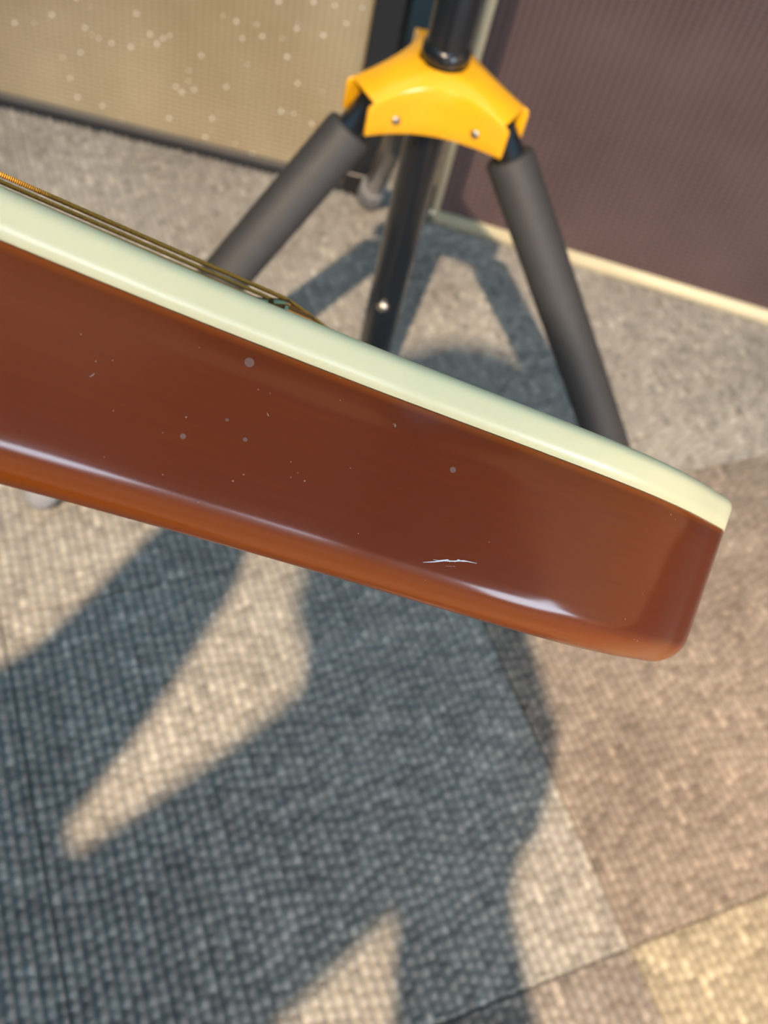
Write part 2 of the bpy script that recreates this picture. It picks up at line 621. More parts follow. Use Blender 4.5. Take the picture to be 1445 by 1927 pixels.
# ceiling: painted border around a wide glowing panel added for blue fill
CZ, SK = 3.25, (-2.3, 2.1, -2.2, 1.9)
bm = bmesh.new()
bm_box(bm, ((-2.7 + SK[0]) / 2, 0.2, CZ), (SK[0] + 2.7, 5.4, 0.1))
bm_box(bm, ((2.45 + SK[1]) / 2, 0.2, CZ), (2.45 - SK[1], 5.4, 0.1))
bm_box(bm, ((SK[0] + SK[1]) / 2, (-2.5 + SK[2]) / 2, CZ), (SK[1] - SK[0], SK[2] + 2.5, 0.1))
bm_box(bm, ((SK[0] + SK[1]) / 2, (2.9 + SK[3]) / 2, CZ), (SK[1] - SK[0], 2.9 - SK[3], 0.1))
tag(bm_obj('ceiling', bm, MT['plaster']), 'painted ceiling border around an added fill panel', kind='structure')
top_panel = box('fill_panel_top', ((SK[0] + SK[1]) / 2, (SK[2] + SK[3]) / 2, CZ + 0.03), (SK[1] - SK[0], SK[3] - SK[2], 0.01), MT['top_fill'])
tag(top_panel, 'blue glowing fill panel added in the ceiling', kind='structure')
for k_ in range(4):
    y_ = SK[2] + (SK[3] - SK[2]) * (k_ + 0.5) / 4
    box('panel_bar', ((SK[0] + SK[1]) / 2, y_, CZ - 0.02), (SK[1] - SK[0], 0.05, 0.06), MT['white_trim'], top_panel)

# unseen glowing panel added behind the photographer to brighten the guitar
FY = -2.50
SHW = (-0.15, 1.65, 0.45, 1.80)
bm = bmesh.new()
bm_box(bm, (-0.125, FY - 0.05, SHW[2] / 2), (4.95, 0.1, SHW[2]))
bm_box(bm, (-0.125, FY - 0.05, (SHW[3] + 3.2) / 2), (4.95, 0.1, 3.2 - SHW[3]))
bm_box(bm, ((SHW[0] - 2.6) / 2, FY - 0.05, (SHW[2] + SHW[3]) / 2), (SHW[0] + 2.6, 0.1, SHW[3] - SHW[2]))
bm_box(bm, ((SHW[1] + 2.35) / 2, FY - 0.05, (SHW[2] + SHW[3]) / 2), (2.35 - SHW[1], 0.1, SHW[3] - SHW[2]))
tag(bm_obj('wall_front', bm, MT['plaster']), 'painted wall with an opening for an added fill panel', kind='structure')
back_panel = box('fill_panel_back', (0, FY - 0.06, (SHW[2] + SHW[3]) / 2), (SHW[1] - SHW[0], 0.01, SHW[3] - SHW[2]), MT['back_fill'])
tag(back_panel, 'wide glowing fill panel added behind the camera', kind='structure')
for nm_, z_ in (('window_sill', SHW[2] - 0.015), ('window_head', SHW[3] + 0.015)):
    box(nm_, (0, FY + 0.01, z_), (SHW[1] - SHW[0] + 0.1, 0.10, 0.03), MT['white_trim'], back_panel, 0.004)


# ------------------------------------------------------------------ guitar
def plane_frame(a, b):
    a, b = math.radians(a), math.radians(b)
    e3 = np.array([math.sin(a) * math.cos(b), math.cos(a) * math.cos(b), math.sin(b)])
    e2 = np.array([0, 0, -1.0]) + e3 * e3[2]
    e2 /= np.linalg.norm(e2)
    return np.cross(e2, e3), e2, e3


e1, e2, e3 = plane_frame(18.5, 1.0)
S_TOP = 0.028                                   # the top face passes this far above the lens
AX = np.array([0.8135, 0.5816])                 # string direction in the body plane
NN = np.array([0.5816, -0.8135])                # towards the visible flank
BC = np.array([-0.046, 0.284]) - NN * 0.026     # bridge centre in the body plane
gx = RC @ (e1 * AX[0] + e2 * AX[1])
gy = -(RC @ (e1 * NN[0] + e2 * NN[1]))
gz = RC @ e3
G0 = RC @ (e1 * BC[0] + e2 * BC[1] + e3 * S_TOP) + CAM
GR = Matrix([[gx[i], gy[i], gz[i]] for i in range(3)])
guitar = empty('electric_guitar', G0, GR,
               'red brown electric guitar body with cream binding held in the air above the carpet', 'guitar')


def uv_to_local(u, v):
    d = np.array([u, v]) - BC
    return d.dot(AX), -d.dot(NN)


# visible flank, read from the photograph in the plane of the body
flank_uv = [(-0.098, 0.139), (-0.080, 0.156), (-0.063, 0.1695), (-0.047, 0.1805), (-0.030, 0.1900),
            (-0.0085, 0.2005), (0.0075, 0.2065), (0.028, 0.2138), (0.0450, 0.2210), (0.0590, 0.2295),
            (0.0705, 0.2400), (0.0805, 0.2525), (0.0885, 0.2650)]
flank = [uv_to_local(*q) for q in flank_uv]     # from the waist to the tail corner
W_LOW = max(-p[1] for p in flank)
x_end = flank[-1][0]
tail_pts = [(x_end + 0.020, flank[-1][1] + 0.020), (x_end + 0.033, flank[-1][1] + 0.045),
            (x_end + 0.041, flank[-1][1] * 0.33), (x_end + 0.043, 0.0)]
x0f, y0f = flank[0]
upper = [(x0f - 0.035, y0f - 0.003), (x0f - 0.070, y0f + 0.004), (x0f - 0.095, y0f + 0.028),
         (x0f - 0.100, y0f + 0.055), (x0f - 0.090, -0.033)]
near = list(reversed(tail_pts[:-1])) + list(reversed(flank)) + upper      # tail -> flank -> shoulder
far = [(x, -y) for x, y in reversed(near)]
ctrl = [tail_pts[-1]] + near + [(x0f - 0.088, 0.0)] + far
outline = catmull(ctrl, 14)


def offset_loop(P, d):
    nx = np.roll(P, -1, 0) - np.roll(P, 1, 0)
    nx /= np.linalg.norm(nx, axis=1)[:, None]
    nrm = np.stack([-nx[:, 1], nx[:, 0]], 1)
    area = 0.5 * np.sum(P[:, 0] * np.roll(P[:, 1], -1) - np.roll(P[:, 0], -1) * P[:, 1])
    return P + nrm * d * (1 if area > 0 else -1)


def loft(name, rows, mat, parent, close_first=False, close_last=False, ring=False):
    n = len(outline)
    V, Fc = [], []
    for d, z in rows:
        q = offset_loop(outline, d)
        V += [(x, y, z) for x, y in q]
    m = len(rows)
    for r in range(m - 1 if not ring else m):
        r2 = (r + 1) % m
        for k in range(n):
            k2 = (k + 1) % n
            Fc.append((r * n + k, r * n + k2, r2 * n + k2, r2 * n + k))
    if close_first:
        Fc.append(tuple(range(n)))
    if close_last:
        Fc.append(tuple((m - 1) * n + k for k in reversed(range(n))))
    bm = bmesh.new()
    vs = [bm.verts.new(v) for v in V]
    for q in Fc:
        bm.faces.new([vs[i] for i in q])
    o = bm_obj(name, bm, mat, parent, True)
    for p in o.data.polygons:
        if len(p.vertices) > 4:
            p.use_smooth = False
    return o


TH, BIND, RB = 0.0484, 0.0084, 0.0098
rows = [(0.010, -BIND + 0.0035), (0.0055, -BIND + 0.0035), (0.0052, -BIND - 0.0001), (0.0002, -BIND - 0.0002),
        (0.0, -BIND - 0.0006), (0.0, -0.016), (0.0, -0.026), (0.0, -TH + RB + 0.001)]
for k in range(1, 13):
    a = math.pi / 2 * k / 12
    rows.append((RB * (1 - math.cos(a)), -TH + RB - RB * math.sin(a)))
rows += [(RB + 0.006, -TH), (RB + 0.014, -TH)]
body = loft('body', rows, MT['wood'], guitar, True, True)
brow = [(0.0050, -BIND), (0.0, -BIND)]
brow += [(0.0, -0.0055), (0.0, -0.0030)]
for k in range(1, 9):
    a = math.pi / 2 * k / 8
    brow.append((0.0028 * (1 - math.cos(a)), -0.0028 + 0.0028 * math.sin(a)))
brow += [(0.0050, 0.0)]
bind = loft('binding', brow, MT['binding'], guitar, ring=True)
tag(bind, 'cream plastic binding around the top edge')
topo = loft('top', [(0.0050, -0.0002), (0.0050, -BIND + 0.004)], MT['top_wood'], guitar, True, False)

# bridge, tailpiece, pickups
bridge = box('bridge', (0.0, 0.0, 0.0105), (0.011, 0.074, 0.006), MT['aged_brass'], guitar, 0.0015)
for sy in (-1, 1):
    tube('bridge_post', [(0, sy * 0.034, -0.001), (0, sy * 0.034, 0.009)], 0.0035, MT['aged_brass'], bridge, 12)
tailpiece = box('tailpiece', (0.042, 0.0, 0.0075), (0.014, 0.084, 0.009), MT['aged_brass'], guitar, 0.003)
for sy in (-1, 1):
    tube('tailpiece_stud', [(0.042, sy * 0.038, -0.001), (0.042, sy * 0.038, 0.0035)], 0.005, MT['aged_brass'], tailpiece, 12)
for px_ in (-0.032, -0.125):
    pk = box('pickup', (px_, 0, 0.004), (0.038, 0.070, 0.0085), MT['nickel'], guitar, 0.002)
    box('pickup_ring', (px_, 0, 0.0012), (0.046, 0.088, 0.0026), MT['black_plastic'], pk, 0.0008)

# neck, fretboard, headstock (continue out of the frame to the left)
NECK0, NUT = x0f - 0.060, -0.600
ny = []
nseg = 14
V, Fc = [], []
for i in range(nseg + 1):
    t = i / nseg
    x = NECK0 + (NUT - NECK0) * t
    hw = 0.027 + (0.0215 - 0.027) * t
    for k in range(13):
        a = math.pi * k / 12
        V.append((x, hw * math.cos(a), 0.003 - (0.022 - 0.003 * t) * math.sin(a) ** 0.8))
for i in range(nseg):
    for k in range(12):
        Fc.append((i * 13 + k, i * 13 + k + 1, (i + 1) * 13 + k + 1, (i + 1) * 13 + k))
    Fc.append((i * 13 + 12, i * 13, (i + 1) * 13, (i + 1) * 13 + 12))
Fc += [tuple(range(13)), tuple(nseg * 13 + k for k in reversed(range(13)))]
neck = obj('neck', V, Fc, MT['wood'], guitar, True)
FB0 = -0.155
bm = bmesh.new()
q = [bm.verts.new(v) for v in ((FB0, -0.0285, 0.003), (FB0, 0.0285, 0.003), (NUT, 0.0215, 0.003), (NUT, -0.0215, 0.003),
                               (FB0, -0.0285, 0.0085), (FB0, 0.0285, 0.0085), (NUT, 0.0215, 0.0085), (NUT, -0.0215, 0.0085))]
for fidx in ((0, 1, 2, 3), (4, 5, 6, 7), (0, 1, 5, 4), (1, 2, 6, 5), (2, 3, 7, 6), (3, 0, 4, 7)):
    bm.faces.new([q[i] for i in fidx])
fretboard = bm_obj('fretboard', bm, MT['rosewood'], guitar)
for k in range(1, 20):
    x = NUT + 0.600 * (1 - 2 ** (-k / 12))
    if x > FB0 - 0.005:
        break
    hw = 0.0215 + (0.0285 - 0.0215) * (x - NUT) / (FB0 - NUT)
    box('fret', (x, 0, 0.009), (0.0022, hw * 2 - 0.001, 0.0012), MT['nickel'], fretboard)
bm = bmesh.new()
hs = [(NUT, -0.0215), (NUT - 0.03, -0.036), (NUT - 0.16, -0.043), (NUT - 0.175, -0.02), (NUT - 0.165, 0.0),
      (NUT - 0.175, 0.02), (NUT - 0.16, 0.043), (NUT - 0.03, 0.036), (NUT, 0.0215)]


def hz(x):
    return 0.004 + (x - NUT) * 0.28


lo_ = [bm.verts.new((x, y, hz(x) - 0.014)) for x, y in hs]
hi_ = [bm.verts.new((x, y, hz(x))) for x, y in hs]
bm.faces.new(lo_)
bm.faces.new(hi_)
for k in range(len(hs)):
    k2 = (k + 1) % len(hs)
    bm.faces.new((lo_[k], lo_[k2], hi_[k2], hi_[k]))
head = bm_obj('headstock', bm, MT['wood'], guitar)
box('nut', (NUT, 0, 0.0075), (0.005, 0.043, 0.008), MT['binding'], guitar, 0.0008)
for k in range(3):
    for sy in (-1, 1):
        x = NUT - 0.045 - 0.042 * k
        pgy = sy * (0.040 + 0.0022 * k)
        tn = tube('tuning_peg', [(x, sy * 0.022, hz(x) - 0.016), (x, sy * 0.022, hz(x) + 0.016)], 0.0032, MT['nickel'], guitar, 10)
        tube('tuner_shaft', [(x, sy * 0.022, hz(x) - 0.015), (x, sy * 0.056, hz(x) - 0.015)], 0.0025, MT['nickel'], tn, 8)
        box('tuner_button', (x, sy * 0.062, hz(x) - 0.015), (0.013, 0.014, 0.007), MT['binding'], tn, 0.003)

# strings: bronze wound, from the nut over the bridge saddles down to the tailpiece
gauges = [0.00063, 0.00056, 0.00050, 0.00040, 0.00032, 0.00026]
for k in range(6):
    y = -0.026 + k * 0.0104
    yn = -0.0175 + k * 0.007
    r = gauges[k]
    sad = tube('saddle', [(0.004, y, 0.0128), (0.0005, y, 0.0150), (-0.004, y, 0.0128)], [0.0022, 0.0016, 0.0022],
               MT['aged_brass'], bridge, 8)
    st = tube('string', [(NUT, yn, 0.0115), (-0.30, yn + (y - yn) * 0.5, 0.0138), (0.0, y, 0.0160 + r * 0.5),
                         (0.006, y, 0.0153), (0.037, y, 0.0085)], r, MT['string'], guitar, 8)


# marks on the lacquer: a jagged scratch, dust flecks, dried droplets
def on_flank(px, py):
    """Point and outward normal on the visible flank along a pixel's ray, in guitar coordinates."""
    inv = np.array([gx, gy, gz])
    o = inv @ (CAM - G0)
    d = inv @ ray(px, py)
    P2 = outline
    bestt, res = 9, None
    for k in range(len(P2)):
        a, b = P2[k], P2[(k + 1) % len(P2)]
        e = b - a
        den = d[0] * e[1] - d[1] * e[0]
        if abs(den) < 1e-9:
            continue
        w = a - o[:2]
        t = (w[0] * e[1] - w[1] * e[0]) / den
        s = (w[0] * d[1] - w[1] * d[0]) / den
        if 0 <= s <= 1 and 0.05 < t < bestt:
            bestt = t
            nn = np.array([e[1], -e[0], 0.0]) / np.hypot(*e)
            if nn[:2].dot(-d[:2]) < 0:
                nn = -nn
            res = (o + d * t, nn)
    return res


def decal_strip(px_pts, half, lift=0.00008):
    V, Fc = [], []
    pts = [on_flank(*p) for p in px_pts]
    L = [p + n * lift for p, n in pts]
    for i, p in enumerate(L):
        t = L[min(i + 1, len(L) - 1)] - L[max(i - 1, 0)]
        t /= np.linalg.norm(t)
        s = np.cross(pts[i][1], t)
        hw = half * (0.25 if i in (0, len(L) - 1) else 1.0)
        V += [p + s * hw, p - s * hw]
    for i in range(len(L) - 1):
        Fc.append((2 * i, 2 * i + 2, 2 * i + 3, 2 * i + 1))
    return V, Fc


def decal_obj(name, shapes, mat, kind=None):
    V, Fc = [], []
    for v, fc in shapes:
        b = len(V)
        V += list(v)
        Fc += [tuple(i + b for i in q) for q in fc]
    o = obj(name, V, Fc, mat, guitar)
    if kind:
        o['kind'] = kind
    return o


scr = [decal_strip([(796, 1058), (818, 1057), (836, 1055), (852, 1056), (872, 1055), (897, 1060)], 0.00011),
       decal_strip([(815, 1053), (826, 1055), (843, 1053), (846, 1058)], 0.00009),
       decal_strip([(855, 1058), (862, 1053), (868, 1056), (880, 1057)], 0.00009),
       decal_strip([(838, 1065), (856, 1066)], 0.00005)]
tag(decal_obj('scratch', scr, MT['scuff']), 'white jagged scratch in the lacquer')


def disc(px, py, r, sy=1.0, n=8):
    p, nn = on_flank(px, py)
    a = np.cross(nn, [0, 0, 1.0])
    a /= np.linalg.norm(a)
    b = np.cross(nn, a)
    c = p + nn * 0.00007
    V = [c + a * r * math.cos(2 * math.pi * k / n) + b * r * sy * math.sin(2 * math.pi * k / n) for k in range(n)]
    return V, [tuple(range(n))]


spots = [(213, 773, 1), (212, 678, 1), (438, 905, 2), (458, 893, 2), (547, 869, 1), (573, 905, 2), (560, 890, 1),
         (547, 898, 1), (508, 740, 1), (659, 881, 1), (196, 860, 1), (306, 814, 1), (152, 629, 1), (306, 893, 1),
         (375, 654, 1), (640, 712, 1), (373, 945, 1), (674, 1004, 1), (1250, 948, 1), (1262, 968, 2), (1270, 977, 1),
         (1209, 1117, 1), (1176, 1165, 1), (1193, 1203, 1), (1199, 1206, 2), (800, 1092, 1), (740, 798, 1),
         (486, 733, 1), (350, 785, 2), (180, 680, 1), (640, 753, 1), (742, 801, 1), (920, 1020, 1), (500, 560, 1)]
decal_obj('dust_flecks', [disc(x, y, 0.00010 * (1 + 0.6 * (s - 1)), random.uniform(0.5, 1)) for x, y, s in spots],
          MT['dust'], 'stuff')
tag(decal_obj('dust_hair', [decal_strip([(502, 776), (504, 781), (506, 783)], 0.00007),
                            decal_strip([(742, 796), (744, 800), (743, 805)], 0.00007),
                            decal_strip([(168, 709), (174, 706), (178, 702)], 0.00007)], MT['dust'], 'stuff'),
    'tiny pale fibres stuck on the lacquer')
decal_obj('dried_droplets', [disc(469, 682, 0.0010, 0.9, 14), disc(344, 821, 0.0006, 0.9, 12), disc(852, 884, 0.0007, 0.9, 12),
                             disc(461, 827, 0.0005, 0.8, 12), disc(427, 790, 0.0004, 0.7, 12)],
          MT['smudge'], 'stuff')

# ------------------------------------------------------------------ guitar stand
YH = 0.408                                         # top of the yoke
yk = CAM + ray(836, 111) * ((YH - CAM_H) / ray(836, 111)[2])
foot_px = on_floor(72, 958)
v = foot_px - np.array([yk[0], yk[1], 0])
LEG_R = float(np.hypot(v[0], v[1]))
AZ = math.atan2(v[1], v[0])
stand = empty('guitar_stand', (yk[0], yk[1], 0.0), None,
              'black tripod guitar stand with a yellow yoke and foam covered legs', 'guitar stand')
arm_az = [AZ, AZ + 2 * math.pi / 3, AZ - 2 * math.pi / 3]

# yoke: three channelled arms folded from one sheet, open at the arm ends
ARM, HW, HOLE = 0.071, 0.0185, 0.0195


def yoke_outline():
    pts = []
    for i in range(3):
        a = arm_az[0] + i * 2 * math.pi / 3
        d = Vector((math.cos(a), math.sin(a)))
        s = Vector((-d.y, d.x))
        a2 = a + 2 * math.pi / 3
        d2 = Vector((math.cos(a2), math.sin(a2)))
        s2 = Vector((-d2.y, d2.x))
        p_end = d * ARM + s * HW
        p_end2 = d2 * ARM - s2 * HW
        am = a + math.pi / 3
        m = Vector((math.cos(am), math.sin(am)))
        pts.append(('tip', d * ARM - s * HW))
        seg = []
        c1 = d * 0.040 + s * HW * 0.9
        c2 = d2 * 0.040 - s2 * HW * 0.9
        mid = m * 0.0235
        for t in np.linspace(0, 1, 25):
            # smooth web from one arm's wall to the next
            P = [p_end, c1, mid, c2, p_end2]
            w = [(1 - t) ** 4, 4 * t * (1 - t) ** 3, 6 * t * t * (1 - t) ** 2, 4 * t ** 3 * (1 - t), t ** 4]
            seg.append(sum((P[k] * w[k] for k in range(5)), Vector((0, 0))))
        pts.append(('web', seg))
    return pts


def yz_top(r):
    return -0.0015 - 0.0135 * max(0.0, (r - 0.026) / (ARM - 0.026)) ** 1.15


def yz_bot(r):
    return -0.0445 + 0.003 * max(0.0, (r - 0.030) / (ARM - 0.030)) ** 1.3


bm = bmesh.new()
web = [p for k, p in yoke_outline() if k == 'web']
SEGW = len(web[0])
inner, outs = [], []
for i in range(3):
    for p in web[i]:
        outs.append(p)
nO = len(outs)
hole_top, ring_top, ring_e1, ring_e2, ring_e3, ring_bot = [], [], [], [], [], []
BEV = 0.0045
for p in outs:
    r = p.length
    u = p / r
    hole_top.append(bm.verts.new((u.x * HOLE, u.y * HOLE, 0.0005)))
for p in outs:
    r = p.length
    u = p / r
    q = u * (HOLE + 0.30 * (r - BEV - HOLE))
    ring_top.append(bm.verts.new((q.x, q.y, yz_top(q.length) + 0.0008)))
mid2 = []
for p in outs:
    r = p.length
    u = p / r
    q = u * (HOLE + 0.65 * (r - BEV - HOLE))
    mid2.append(bm.verts.new((q.x, q.y, yz_top(q.length))))
for ring, ins, dz in ((ring_e1, BEV, 0.0), (ring_e2, BEV * 0.3, -BEV * 0.3), (ring_e3, 0.0, -BEV)):
    for i, p in enumerate(outs):
        r = p.length
        u = p / r
        q = u * (r - ins)
        ring.append(bm.verts.new((q.x, q.y, yz_top(r) + dz)))
skirt = []
for f_ in (0.33, 0.66, 1.0):
    row = []
    for p in outs:
        r = p.length
        z0, z1 = yz_top(r) - BEV, yz_bot(r)
        row.append(bm.verts.new((p.x, p.y, z0 + (z1 - z0) * f_)))
    skirt.append(row)
loops_ = [hole_top, ring_top, mid2, ring_e1]
for a_, b_ in zip(loops_[:-1], loops_[1:]):
    for k in range(nO):
        k2 = (k + 1) % nO
        bm.faces.new((a_[k], a_[k2], b_[k2], b_[k]))
side = [ring_e1, ring_e2, ring_e3] + skirt
for a_, b_ in zip(side[:-1], side[1:]):
    for k in range(nO):
        if (k + 1) % SEGW == 0:
            continue                                # arm tip stays open
        bm.faces.new((a_[k], a_[k + 1], b_[k + 1], b_[k]))
yoke = bm_obj('yoke', bm, MT['yellow'], stand, True)
yoke.location = (0, 0, YH)
so = yoke.modifiers.new('sheet', 'SOLIDIFY')
so.thickness = 0.0022
so.offset = -1
bv = yoke.modifiers.new('soft', 'BEVEL')
bv.width = 0.0008
bv.segments = 2
bv.limit_method = 'ANGLE'
tag(yoke, 'yellow folded steel yoke')

for i in range(3):
    for idx in (5, SEGW - 6):
        p = web[i][idx]
        nxt = web[i][idx + 1]
        t = (nxt - p).normalized()
        n2 = Vector((t.y, -t.x))
        if n2.dot(p) < 0:
            n2 = -n2
        z = (yz_top(p.length) + yz_bot(p.length)) / 2 - 0.006
        c = Vector((p.x, p.y, z))
        nn = Vector((n2.x, n2.y, 0))
        rv = tube('rivet', [c - nn * 0.001, c + nn * 0.0012, c + nn * 0.0020], [0.0036, 0.0034, 0.0018], MT['rivet'], yoke, 12)

for i, a in enumerate(arm_az):
    d = Vector((math.cos(a), math.sin(a), 0))
    top = d * (ARM - 0.016) + Vector((0, 0, YH - 0.027))
    bot = d * LEG_R + Vector((0, 0, 0.020))
    ax_ = (bot - top).normalized()
    ln = (bot - top).length
    s0 = 0.026
    core = tube('leg', [top + ax_ * 0.001, top + ax_ * (ln - 0.02)], 0.0125, MT['black_steel'], stand, 20)
    if i < 2:
        fo = tube('foam_sleeve', [top + ax_ * s0, top + ax_ * (s0 + 0.001), top + ax_ * (s0 + 0.004), top + ax_ * (ln * 0.55),
                                  top + ax_ * (ln * 0.86 - 0.003), top + ax_ * (ln * 0.86)],
                  [0.0165, 0.0185, 0.0195, 0.0195, 0.0190, 0.0170], MT['foam'], core, 28)
        tag(fo, 'charcoal foam sleeve')
    ft = tube('rubber_foot', [top + ax_ * (ln - 0.050), top + ax_ * (ln - 0.046), top + ax_ * (ln - 0.012), top + ax_ * (ln - 0.003),
                              top + ax_ * (ln + 0.004), top + ax_ * (ln + 0.007)],
              [0.0140, 0.0160, 0.0170, 0.0165, 0.0125, 0.005], MT['rubber'], core, 20)
    tag(ft, 'pale grey rubber foot')

pole = tube('pole', [(0, 0, 0.030), (0, 0, 0.034), (0, 0, YH - 0.05), (0, 0, 0.98)], [0.0145, 0.0165, 0.0165, 0.0155], MT['black_steel'], stand, 32)
tube('collar', [(0, 0, YH - 0.004), (0, 0, YH + 0.010), (0, 0, YH + 0.014)], [0.0190, 0.0186, 0.0160], MT['black_steel'], pole, 32)
tube('end_cap', [(0, 0, 0.018), (0, 0, 0.022), (0, 0, 0.036)], [0.012, 0.0175, 0.0178], MT['black_plastic'], pole, 24)
# small bright screw on the front of the pole
pp = on_plane(720, 576, (yk[0], yk[1] - 0.0165, 0), np.array([0, 1.0, 0]))
sc = Vector(pp) - Vector((yk[0], yk[1], 0))
tube('screw', [(sc.x, sc.y + 0.004, sc.z), (sc.x, sc.y - 0.002, sc.z), (sc.x, sc.y - 0.004, sc.z)], [0.0055, 0.0055, 0.003], MT['nickel'], pole, 14)
# cradle that carries the neck, on top of the pole
crad = box('cradle', (0, -0.035, 0.985), (0.05, 0.10, 0.04), MT['black_plastic'], stand, 0.008)
for sx_ in (-1, 1):
    tube('cradle_prong', [(sx_ * 0.02, -0.07, 0.985), (sx_ * 0.034, -0.10, 0.985), (sx_ * 0.034, -0.15, 0.995)], [0.010, 0.011, 0.008], MT['foam'], crad, 14)


# ------------------------------------------------------------------ amplifiers
def amp_frame(p0, p1):
    p0, p1 = np.array(p0), np.array(p1)
    x = (p1 - p0) / np.linalg.norm(p1 - p0)
    return x


AL1 = on_floor(690, 377)
AL0 = on_floor(0, 207)
axl = amp_frame(AL0, AL1)
angl = math.atan2(axl[1], axl[0])
WL, HLT, DP = 0.76, 0.74, 0.30
ampl = empty('guitar_amplifier', (AL1[0], AL1[1], 0.0), None,
             'black guitar amplifier cabinet with tan woven grille cloth with painted glints', 'amplifier')
ampl.rotation_euler.z = angl
# local: x to the right with 0 at the right corner, y back, z up
FR = 0.030


def frame_box(name, x0, x1, y0, y1, z0, z1, mat, parent, bevel=0.003):
    return box(name, ((x0 + x1) / 2, (y0 + y1) / 2, (z0 + z1) / 2), (x1 - x0, y1 - y0, z1 - z0), mat, parent, bevel)


cab = frame_box('cabinet', -WL, 0, 0.016, DP, 0.0, HLT, MT['tolex'], ampl, 0.006)
frame_box('front_rail', -WL, 0, 0.0, 0.03, 0.0, 0.013, MT['tolex'], cab, 0.003)
frame_box('front_rail', -WL, 0, 0.0, 0.03, HLT - FR, HLT, MT['tolex'], cab, 0.003)
frame_box('side_stile', -WL, -WL + FR, 0.0, 0.03, 0.0, HLT, MT['tolex'], cab, 0.004)
frame_box('side_stile', -0.034, 0, 0.0, 0.03, 0.0, HLT, MT['tolex'], cab, 0.004)
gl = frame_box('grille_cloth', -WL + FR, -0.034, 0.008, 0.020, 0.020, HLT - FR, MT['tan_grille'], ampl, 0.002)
tag(gl, 'tan woven grille cloth with thread glints painted in its colour')
frame_box('grille_lip', -WL + FR, -0.034, 0.003, 0.018, 0.0132, 0.0205, MT['grey_lip'], ampl, 0.002)
box('control_panel', (-WL / 2, 0.15, HLT + 0.004), (WL * 0.7, 0.08, 0.008), MT['nickel'], ampl, 0.002)
tube('handle', [(-WL / 2 - 0.11, 0.23, HLT - 0.005), (-WL / 2 - 0.10, 0.23, HLT + 0.022), (-WL / 2 + 0.10, 0.23, HLT + 0.022), (-WL / 2 + 0.11, 0.23, HLT - 0.005)],
     0.009, MT['black_plastic'], ampl, 10)


def corner_cap(name, parent, x, z, sx, sz, mat):
    bm = bmesh.new()
    bm_box(bm, (x + sx * 0.016, -0.0005, z + sz * 0.016), (0.034, 0.0035, 0.034), 0.0012)
    bm_box(bm, (x - sx * 0.0005, 0.016, z + sz * 0.016), (0.0035, 0.034, 0.034), 0.0012)
    bm_box(bm, (x + sx * 0.016, 0.016, z - sz * 0.0002), (0.034, 0.034, 0.0030), 0.0012)
    o = bm_obj(name, bm, mat, parent)
    bmod = o.modifiers.new('soft', 'BEVEL')
    bmod.width = 0.001
    return o


corner_cap('corner_protector', ampl, 0.0, 0.0022, -1, 1, MT['black_plastic'])
for x_, z_, a_, b_ in ((-WL, 0.0022, 1, 1), (0.0, HLT, -1, -1), (-WL, HLT, 1, -1)):
    corner_cap('corner_protector', ampl, x_, z_, a_, b_, MT['black_plastic'])

AR0 = on_floor(800, 423)
AR1 = on_floor(1445, 619)
axr = amp_frame(AR0, AR1)
angr = math.atan2(axr[1], axr[0])
WR, HRT = 0.78, 0.76
ampr = empty('speaker_cabinet', (AR0[0], AR0[1], 0.0), None,
             'speaker cabinet with dark oxblood grille cloth edged in cream piping', 'amplifier')
ampr.rotation_euler.z = angr
cabr = frame_box('cabinet', 0, WR, 0.022, DP, 0.0, HRT, MT['tolex'], ampr, 0.006)
gr_ = frame_box('grille_cloth', 0.010, WR - 0.010, 0.010, 0.026, 0.014, HRT - 0.012, MT['oxblood_grille'], ampr, 0.003)
tag(gr_, 'dark oxblood grille cloth')
PB, PS = 0.0105, 0.0062


def half_round(name, pts, r, parent):
    return tube(name, pts, r, MT['cream_piping'], parent, 16)


half_round('bottom_piping', [(0.001, 0.012, PB), (WR - 0.001, 0.012, PB)], PB, ampr)
half_round('top_piping', [(0.001, 0.012, HRT - PS), (WR - 0.001, 0.012, HRT - PS)], PS, ampr)
half_round('side_piping', [(PS, 0.008, 0.016), (PS, 0.008, HRT - 0.006)], PS, ampr)
half_round('side_piping', [(WR - PS, 0.008, 0.016), (WR - PS, 0.008, HRT - 0.006)], PS, ampr)
cp = box('corner_protector', (0.004, 0.010, 0.014), (0.012, 0.024, 0.022), MT['nickel'], ampr, 0.004)
tube('handle', [(WR / 2 - 0.11, 0.16, HRT - 0.005), (WR / 2 - 0.10, 0.16, HRT + 0.022), (WR / 2 + 0.10, 0.16, HRT + 0.022), (WR / 2 + 0.11, 0.16, HRT - 0.005)],
     0.009, MT['black_plastic'], ampr, 10)


# ------------------------------------------------------------------ ceiling spotlights that carry the two spot beams
def spotlight(name_label, loc, target):
    loc, target = Vector(loc), Vector(target)
    d = (target - loc).normalized()
    t = empty('ceiling_spotlight', (loc.x, loc.y, CZ - 0.05), None, name_label, 'spotlight', 'spotlights under the skylight')
    o = Vector((loc.x, loc.y, CZ - 0.05))
    can = tube('housing', [loc - d * 0.16 - o, loc - d * 0.15 - o, loc - d * 0.05 - o], [0.030, 0.042, 0.045], MT['lamp_black'], t, 24)
    tube('lens', [loc - d * 0.052 - o, loc - d * 0.046 - o], [0.038, 0.038], MT['lamp_glow'], can, 24)
    tube('stem', [loc - d * 0.12 - o, Vector((0, 0, -0.02)), Vector((0, 0, 0.06))], [0.010, 0.010, 0.012], MT['lamp_black'], t, 12)


